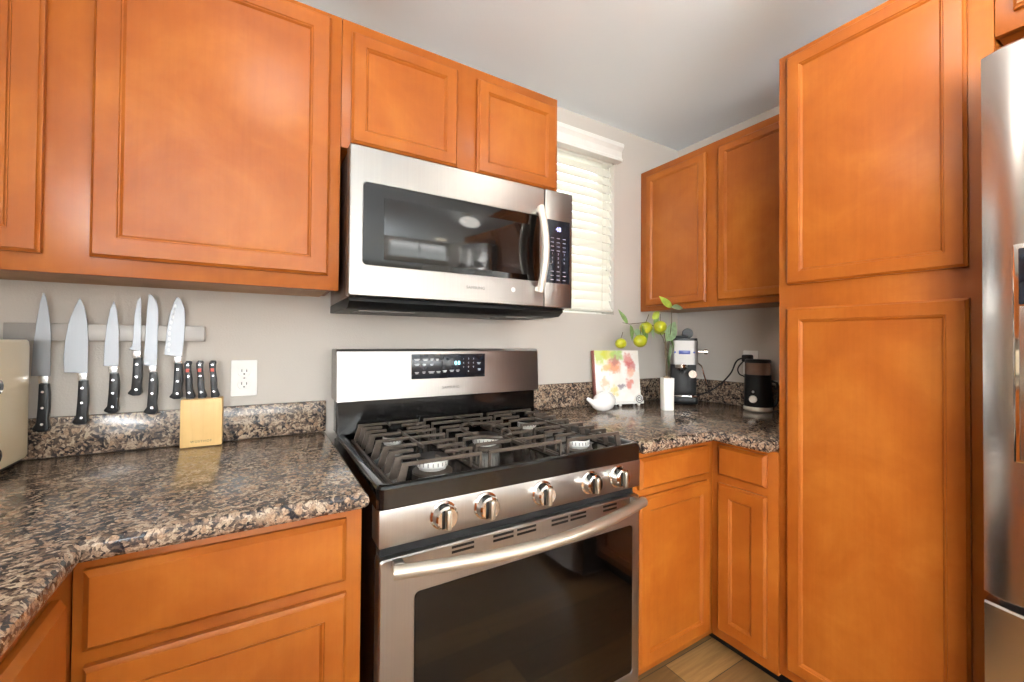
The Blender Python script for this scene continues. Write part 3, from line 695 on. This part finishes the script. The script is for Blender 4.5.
# ------------------------------------------------------------------ knife block and its knives
bk = thing('knife_block', (-.143, 1.47, .914), 'small pale wooden knife block holding three black handled knives', 'knife block')
MB().box(-.190, -.094, 1.452, 1.496, .9146, 1.048, .003).build('block', 'block', bk)
text('WÜSTHOF', 'burnt_lettering', .0085, (-.142, 1.4518, .930), (1, 0, 0), (0, 0, 1), simple and 'twig', bk, .0001, spacing=1.3)
for i, (x, lab) in enumerate([(-.170, 'leftmost'), (-.143, 'middle'), (-.1135, 'rightmost')]):
    kh = .106; z0_ = 1.0485
    k = thing('steak_knife', (x, 1.470, z0_), 'black riveted knife handle standing in the knife block, %s of its three' % lab, 'knife', 'knives standing in the wooden block')
    P = [(.009, 0), (-.009, 0), (-.0085, .15), (-.0085, .40), (-.0075, .62), (-.0095, .82), (-.0095, .93), (-.004, 1.0), (.006, .995), (.0085, .95), (.0065, .88), (.0055, .75), (.0075, .5), (.0065, .25), (.012, .06)]
    P = [(x+a-.006*b_, z0_+.001+b_*kh) for a, b_ in P]
    MB().prism(P, lambda a, z: Vector((a, 1.462, z)), lambda a, z: Vector((a, 1.478, z)), .0025).build('handle', 'handle_black', k)
    MB().box(x-.002, x+.002, 1.466, 1.474, z0_-.002, z0_+.003).build('tang', 'rivet', k)
    for q in (.17, .60, .90): MB().lathe([(0, -.0005), (.0028, -.0005), (.0028, .001)], (x-.006*q-.001, 1.462, z0_+kh*q), 'Y', 14).build('rivet', 'rivet', k)
    MB().box(x-.0105, x-.0025, 1.4612, 1.463, z0_+kh*.71, z0_+kh*.80, .0003).build('badge', 'red', k)

# ------------------------------------------------------------------ outlets
def outlet(cx, cz, w_, h_, kind, label):
    o = thing('wall_outlet', (cx, D-.003, cz-h_/2) if kind == 'back' else (XW-.003, cx, cz-h_/2), label, 'outlet')
    def P(a, d, z):  # a across, d out of the wall
        return Vector((cx+a, D-d, cz+z)) if kind == 'back' else Vector((XW-d, cx-a, cz+z))
    def slab(mb, a0, a1, z0, z1, d0, d1, r=.003):
        L = []
        for ins, d in ((0, d0), (0, d1-.001), (.001, d1)):
            L.append([P(v.x, d, v.y) for v in rrect(a0+ins, a1-ins, z0+ins, z1-ins, r, 0, 3)])
        mb.loops(L); return mb
    pl = slab(MB(), -w_/2, w_/2, -h_/2, h_/2, .0008, .006).build('cover_plate', 'plastic_white', o)
    for s_ in (-1, 1):
        zc = s_*.0195
        rc = slab(MB(), -.017, .017, zc-.0145, zc+.0145, .005, .0075, .012).build('socket', 'plastic_white', o)
        sl_ = MB(); slab(sl_, -.0075, -.005, zc-.001, zc+.008, .0070, .0082, .0008); slab(sl_, .005, .0075, zc-.001, zc+.007, .0070, .0082, .0008); slab(sl_, -.0025, .0025, zc-.0095, zc-.0045, .0070, .0082, .002)
        sl_.build('slots', 'darkgap', rc)
    MB().sphere(tuple(P(0, .0062, 0)), .0028, (1, 1, 1), 10, 6).build('screw', 'rivet', o)
    return o
outlet(-.0445, 1.098, .068, .110, 'back', 'white double wall outlet between the knife block and the range')
outlet(1.112, 1.125, .070, .112, 'right', 'white wall outlet on the right wall behind the coffee grinder')

# ------------------------------------------------------------------ toaster at the left edge
tx0, tx1, ty0, ty1 = -.70, -.477, 1.17, 1.478
t = thing('toaster', ((tx0+tx1)/2, (ty0+ty1)/2, .914), 'cream toaster with black rimmed chrome knobs at the left edge of the counter', 'toaster')
b = MB(); L = []
for ins, z in ((.010, .930), (.003, .932), (0, .938), (0, 1.195), (.001, 1.208), (.004, 1.2125), (.03, 1.2135)):
    L.append(rrect(tx0+ins, tx1-ins, ty0+ins, ty1-ins, .030, z, 8))
b.loops(L); b.build('shell', 'cream', t)
b = MB(); b.loops([rrect(tx0+.012, tx1-.012, ty0+.012, ty1-.012, .026, .922, 8), rrect(tx0+.006, tx1-.006, ty0+.006, ty1-.006, .028, .9315, 8)]); b.build('base', 'blackmat', t)
for x in (tx0+.05, tx1-.028):
    for y in (ty0+.04, ty1-.035): MB().lathe([(.009, .9142), (.013, .917), (.013, .923)], (x, y, 0), 'Z', 16).build('foot', 'blackmat', t)
for z in (1.115, .972):
    k = MB().lathe([(.0, tx1+.004), (.024, tx1+.004), (.027, tx1+.001), (.027, tx1-.002)], (0, 1.280, z), 'X', 28).build('knob_ring', 'blackmat', t)
    MB().lathe([(0, tx1+.016), (.014, tx1+.016), (.017, tx1+.012), (.017, tx1+.002)], (0, 1.280, z), 'X', 28).build('knob', 'chrome', k)
for x in (-.63, -.56): MB().box(x, x+.028, ty0+.04, ty1-.04, 1.2115, 1.2145, .001).build('bread_slot', 'darkgap', t)

# ------------------------------------------------------------------ bird figurine
bx, by = 1.275, 1.345
bird = MB()
prof = []
pts = [(-.098, .064, .003), (-.094, .062, .0075), (-.080, .054, .010), (-.066, .045, .012), (-.054, .040, .020), (-.040, .040, .031), (-.020, .042, .040), (.002, .044, .044), (.022, .050, .043), (.032, .056, .037), (.038, .064, .030), (.042, .070, .022), (.045, .075, .012), (.046, .077, .003)]
L = []
dirv = Vector((1, .05, 0)).normalized(); side = Vector((-.05, 1, 0)).normalized()
for i, (a, z, r) in enumerate(pts):
    p0 = Vector(pts[max(i-1, 0)][:2]+(0,)); p1 = Vector(pts[min(i+1, len(pts)-1)][:2]+(0,)); tv = (p1-p0).normalized(); nv = Vector((-tv.y, tv.x, 0))
    L.append([Vector((bx, by, .9142)) + dirv*(a+nv.x*r*math.cos(q)) + Vector((0, 0, max(z+nv.y*r*math.cos(q), 0))) + side*r*math.sin(q)*.9 for q in [2*PI*k/20 for k in range(20)]])
bird.loops(L); tag(bird.build('bird_figurine', 'ceramic'), 'small glossy white ceramic bird figurine in front of the cookbook', 'figurine')

# ------------------------------------------------------------------ cookbook on its easel
def rot_children(root, a): root.rotation_euler = (0, 0, a)
ca = math.radians(-14); cxk, cyk = 1.455, 1.435
st = thing('book_easel', (0, 0, 0), 'white scrolled easel holding up the flowery cookbook', 'book stand')
m = MB(); m.box(-.11, .125, -.022, .028, .010, .016, .002); m.box(-.11, .125, -.024, -.019, .010, .024, .0015)
for x in (-.085, .0, .10): m.lathe([(.005, .0004), (.007, .004), (.006, .011)], (x, -.018, 0), 'Z', 12); m.lathe([(.005, .0004), (.007, .004), (.006, .011)], (x, .022, 0), 'Z', 12)
m.build('ledge', 'white', st)
m = MB(); m.tube([(0, .028, .012), (0, .05, .11), (0, .058, .20)], .005, 8); m.tube([(-.08, .026, .012), (-.05, .045, .09), (0, .055, .16)], .004, 8); m.tube([(.08, .026, .012), (.05, .045, .09), (0, .055, .16)], .004, 8); m.build('back_frame', 'white', st)
sp_ = [(.098+(.004+.0165*i/40)*math.cos(i*.32), -.026, .034+(.004+.0165*i/40)*math.sin(i*.32)) for i in range(41)]
m = MB(); m.lathe([(0, -.0245), (.021, -.0245), (.021, -.0215)], (.098, 0, .034), 'Y', 28); m.build('scroll_disc', 'white', st)
m = MB(); m.tube(sp_, .0019, 8); m.build('scroll', 'mark_grey', st)
st.location = (cxk, cyk, .9142); st.rotation_euler = (0, 0, ca)
bo = thing('cookbook', (0, 0, 0), 'upright book with an orange and pink flower print cover on the counter', 'book')
tilt = Matrix.Rotation(math.radians(-7), 4, 'X')
def tb(mb): bmesh.ops.transform(mb.bm, matrix=tilt, verts=mb.bm.verts[:]); return mb
tb(MB().box(-.112, .118, -.0045, .0155, .004, .240, .001)).build('pages', 'pages', bo)
tb(MB().box(-.118, .121, -.0075, -.005, .0, .246, .0008)).build('cover', 'cover', bo)
tb(MB().box(-.118, .121, .016, .0185, .0, .246, .0008)).build('back_cover', 'leaf_lime', bo)
tb(MB().box(-.122, -.1165, -.0075, .0185, .0, .246, .0015)).build('spine', 'spine', bo)
bo.location = (cxk, cyk, .9312); bo.rotation_euler = (0, 0, ca)

# ------------------------------------------------------------------ white vase with lemon branch
vx, vy = 1.565, 1.245
v = thing('vase', (vx, vy, .914), 'slim square white vase on the corner counter holding a lemon branch', 'vase')
b = MB(); L = []
for h_, z in ((.022, .9142), (.0235, .918), (.0245, 1.055), (.024, 1.058), (.020, 1.058), (.019, .95)):
    L.append([Vector((vx+q.x, vy+q.y, z)) for q in rrect(-h_, h_, -h_, h_, .006, 0, 3)])
b.loops(L, True, True); bmesh.ops.rotate(b.bm, verts=b.bm.verts[:], cent=(vx, vy, 0), matrix=Matrix.Rotation(math.radians(-32), 3, 'Z')); b.build('body', 'candle', v)
b = MB()
for k in range(26):
    a = random.uniform(0, 2*PI); r = random.uniform(0, .014); b.sphere((vx+r*math.cos(a), vy+r*math.sin(a), 1.055+random.uniform(0, .008)), random.uniform(.004, .006), (1, 1, .8), 8, 6)
b.build('pebbles', simple('dried_filler', (168, 144, 118), .7, 0, .2, 60), v)
lb = thing('lemon_branch', (vx, vy, 1.05), 'drooping branch of green yellow lemons and leaves rising from the white vase', 'branch')
def PV(px_, py_, dy=0):
    """a point in the branch's own upright plane, through the vase (x across, z up)"""
    return Vector((vx+px_, vy+dy, 1.058+py_))
stem = [PV(0, -.06), PV(-.006, .06), PV(-.012, .15), PV(-.02, .2), PV(-.07, .225), PV(-.14, .245), PV(-.24, .235), PV(-.28, .24)]
MB().tube(stem, .0022, 8, rr=[.003, .0028, .0026, .0024, .002, .0018, .0015, .001]).build('stem', 'twig', lb)
MB().tube([PV(0, .1), PV(.02, .2), PV(.03, .26), PV(.025, .32)], .0018, 8).build('stem', 'twig', lb)
MB().tube([PV(.0, .12), PV(-.03, .18), PV(-.06, .21)], .0015, 8).build('stem', 'twig', lb)
for (a, b_, dy, s_) in [(-.290, .153, 0, 1.05), (-.192, .164, -.015, 1.3), (-.128, .222, .01, 1.3), (-.072, .226, -.02, 1.3)]:
    def lf(p): p = Vector(p); return Vector((p.x, p.y, p.z*(1+.05*(abs(p.z)/.026)**4)))
    l = MB().sphere(tuple(PV(a, b_, dy)), .020*s_, (1.2, 1.0, 1.0), 20, 14, lf).build('lemon', 'lemon', lb)
    MB().tube([PV(a, b_+.019*s_, dy), PV(a+.012, b_+.045*s_, dy*.5)], .0013, 6).build('stalk', 'twig', l)
def leaf(c, ang, L_, W, mat, roll=0.0, bend=.15):
    b = bmesh.new(); n = 10; rows = []
    for i in range(n+1):
        t = i/n; w_ = W*math.sin(PI*t**.8)**.9*.5 if 0 < t < 1 else .0006
        rows.append([b.verts.new((t*L_, s_*w_, -bend*L_*t*t+.25*abs(s_)*w_)) for s_ in (-1, 0, 1)])
    for i in range(n):
        for k in range(2): b.faces.new((rows[i][k], rows[i+1][k], rows[i+1][k+1], rows[i][k+1]))
    geo = bmesh.ops.solidify(b, geom=b.faces[:], thickness=.0006)
    R = Matrix.Rotation(-ang, 3, 'Y') @ Matrix.Rotation(roll, 3, 'X')
    bmesh.ops.rotate(b, verts=b.verts[:], cent=(0, 0, 0), matrix=R); bmesh.ops.translate(b, verts=b.verts[:], vec=c)
    m_ = MB(); m_._merge(b); return m_.build('leaf', mat, lb)
d2 = math.radians
leaf(PV(.028, .318), d2(150), .085, .030, 'leaf_lime', d2(60)); leaf(PV(.026, .318), d2(5), .10, .028, 'leaf_pale', d2(65))
leaf(PV(-.010, .165), d2(52), .115, .062, 'leaf_pale', d2(80), .05); leaf(PV(.005, .20), d2(-55), .105, .030, 'leaf', d2(70)); leaf(PV(-.01, .20), d2(178), .075, .022, 'leaf_lime', d2(40))
leaf(PV(-.09, .235), d2(60), .07, .028, 'leaf', d2(80)); leaf(PV(-.25, .235), d2(130), .075, .018, 'leaf', d2(70)); leaf(PV(-.235, .232), d2(-80), .07, .03, 'leaf', d2(80), .02)
leaf(PV(-.16, .235), d2(-75), .09, .045, 'leaf', d2(80), .02); leaf(PV(-.14, .235), d2(-100), .085, .04, 'leaf_lime', d2(75), .02); leaf(PV(-.12, .235), d2(-60), .07, .03, 'leaf_pale', d2(75), .02)
leaf(PV(-.215, .205), d2(-20), .06, .035, 'leaf_pale', d2(80), .02); leaf(PV(-.10, .262), d2(35), .06, .03, 'leaf_lime', d2(70), .05); leaf(PV(.02, .15), d2(-100), .09, .034, 'leaf_pale', d2(75), .03)
leaf(PV(.0, .10), d2(-70), .07, .022, 'leaf', d2(70))
lb.rotation_euler = (0, 0, 0)

# ------------------------------------------------------------------ espresso machine (front faces the room diagonally)
em = thing('espresso_machine', (0, 0, 0), 'black espresso machine with a stainless top housing in the far corner', 'coffee machine')
W2, DP = .060, .20
body = MB(); body.box(-W2, W2, .02, .110, .004, .245, .006); body.build('body', 'blackmat', em)
MB().box(-W2, W2, -.075, .02, .004, .040, .008).build('base', 'blackmat', em)
MB().box(-W2+.004, W2-.004, -.078, .018, .040, .046, .002).build('drip_tray', 'chrome', em)
b = MB(); b.loops([[Vector((v_.x, v_.y, z)) for v_ in rrect(-W2-.002, W2+.002, -.060, .112, .022, 0, 6)] for z in (.195, .312)]); b.build('housing', 'steel_h', em)
b = MB(); b.loops([[Vector((v_.x, v_.y, z)) for v_ in rrect(-W2+.001, W2-.001, -.055, .108, .020, 0, 6)] for z in (.3125, .324)]); b.build('top_plate', 'blackmat', em)
MB().box(-.055, .02, -.02, .06, .324, .337, .005).build('tank_lid', 'blackmat', em)
MB().lathe([(0, -.014), (.024, -.014), (.026, -.010), (.026, .010), (.024, .014), (0, .014)], (.018, .01, .348), 'Y', 28).build('tamper_knob', 'blackmat', em)
MB().box(-.026, .026, -.0625, -.059, .246, .264, .001).build('badge', 'blue', em)
for x in (-.043, .043): MB().sphere((x, -.0605, .255), .0045, (1, .4, 1), 12, 8).build('indicator', 'blue', em)
g = MB(); g.lathe([(.030, .196), (.030, .178), (.024, .170), (0, .170)], (-.012, -.020, 0), 'Z', 28); g.build('group_head', 'chrome', em)
pf = MB().tube([(-.012, -.035, .178), (-.012, -.075, .170), (-.012, -.105, .162)], .008, 10, rr=[.005, .008, .010]).build('portafilter_handle', 'blackmat', em)
MB().lathe([(0, -.078), (.018, -.078), (.020, -.072), (.020, -.04)], (.036, 0, .150), 'Y', 28).build('steam_dial', 'chrome', em)
MB().tube([(-.012, -.02, .17), (-.012, -.02, .150)], .006, 10).build('spout', 'chrome', em)
MB().lathe([(0, .106), (.013, .106), (.013, .09), (.006, .088), (.006, .064)], (0, -.02, .258), 'X', 20).build('steam_knob', 'chrome', em)
MB().tube([(.066, -.02, .20), (.078, -.04, .19), (.090, -.05, .14), (.100, -.055, .105)], .0035, 8).build('steam_wand', 'chrome', em)
em.location = (1.815, 1.345, .9142); em.rotation_euler = (0, 0, math.radians(-50))

# ------------------------------------------------------------------ coffee grinder
gx, gyy = 1.915, 1.035
cg = thing('coffee_grinder', (0, 0, 0), 'black cylindrical coffee grinder with smoky lid and round chrome button by the right wall', 'coffee grinder')
MB().lathe([(.052, .0004), (.057, .004), (.057, .018), (.056, .020)], (0, 0, 0), 'Z', 40).build('base_ring', 'pale_satin', cg)
MB().lathe([(.0555, .0205), (.055, .024), (.053, .160), (.052, .162)], (0, 0, 0), 'Z', 40).build('body', 'blackmat', cg)
MB().lathe([(.0515, .1625), (.051, .212), (.0515, .214)], (0, 0, 0), 'Z', 40).build('hopper_lid', 'smoke', cg)
MB().lathe([(.052, .2145), (.052, .224), (.048, .230), (0, .231)], (0, 0, 0), 'Z', 40).build('cap', 'blackmat', cg)
b = MB().lathe([(0, -.0665), (.014, -.0665), (.016, -.062), (.016, -.050)], (-.018, 0, .056), 'Y', 28).build('dial', 'pale_satin', cg)
MB().lathe([(0, -.060), (.005, -.060), (.005, -.048)], (-.018, 0, .088), 'Y', 16).build('indicator', 'mark', cg)
MB().tube([(.050, 0, .135), (.072, 0, .128), (.080, 0, .10), (.078, 0, .06), (.066, 0, .03), (.054, 0, .022)], .006, 10).build('handle', 'blackmat', cg)
cg.location = (gx, gyy, .9142); cg.rotation_euler = (0, 0, math.radians(-62))

# plug and cord
pc = thing('power_cord', (XW-.03, 1.068, 1.13), 'black power cord plugged in behind the grinder, trailing to the espresso machine', 'power cord')
MB().box(XW-.052, XW-.0095, 1.094, 1.130, 1.128, 1.162, .006).build('plug', 'blackmat', pc)
import itertools
def smooth(pts, n=8):
    P = [Vector(p) for p in pts]; P = [P[0]*2-P[1]]+P+[P[-1]*2-P[-2]]; out = []
    for i in range(1, len(P)-2):
        for k in range(n):
            t_ = k/n; a, b_, c_, d_ = P[i-1], P[i], P[i+1], P[i+2]
            out.append(.5*((2*b_)+(c_-a)*t_+(2*a-5*b_+4*c_-d_)*t_*t_+(3*b_-a-3*c_+d_)*t_**3))
    out.append(P[-2]); return out
MB().tube(smooth([(XW-.045, 1.115, 1.15), (XW-.055, 1.15, 1.13), (XW-.045, 1.185, 1.07), (XW-.045, 1.24, 1.01), (XW-.04, 1.30, .97), (XW-.045, 1.36, .945), (XW-.045, 1.43, .932), (XW-.050, 1.48, .925)]), .0036, 8).build('cord', 'blackmat', pc)
MB().tube(smooth([(XW-.045, 1.115, 1.140), (XW-.05, 1.145, 1.10), (XW-.05, 1.14, 1.07), (XW-.045, 1.11, 1.05), (XW-.036, 1.09, .98), (XW-.035, 1.11, .925)]), .0030, 8).build('cord', 'blackmat', pc)

# ------------------------------------------------------------------ ceiling lights (above and behind the view)
for i, (x, y, z, p) in enumerate(GLOBES):
    t = thing('globe_light', (x, y, z-.095), 'white glass globe lamp hanging close under the ceiling %s' % ('in front of the left wall cabinet' if i == 0 else 'in front of the pantry'), 'ceiling light')
    MB().lathe([(.06, CEIL-.0005), (.06, CEIL-.012), (.012, CEIL-.02), (.010, z+.092), (.035, z+.09), (.035, z+.08)], (x, y, 0), 'Z', 28).build('canopy', 'satin', t)
    MB().sphere((x, y, z), .11, (1, 1, .85), 28, 18).build('globe', 'globe', t)
t = thing('dome_light', (1.35, -2.3, CEIL-.13), 'white glass dome ceiling lamp', 'ceiling light')
MB().lathe([(.06, CEIL-.001), (.065, CEIL-.02), (.02, CEIL-.03), (.02, CEIL-.06)], (1.35, -2.3, 0), 'Z', 24).build('canopy', 'satin', t)
MB().lathe([(.16, CEIL-.06), (.15, CEIL-.09), (.11, CEIL-.115), (.05, CEIL-.128), (0, CEIL-.13)], (1.35, -2.3, 0), 'Z', 32).build('shade', 'lamp', t)

# outside
tag(MB().box(-6, 8, 1.8, 12, -.15, -.1).build('ground', 'gravel', tag='keep'), 'pale ground outside the window', 'ground')['kind'] = 'structure'
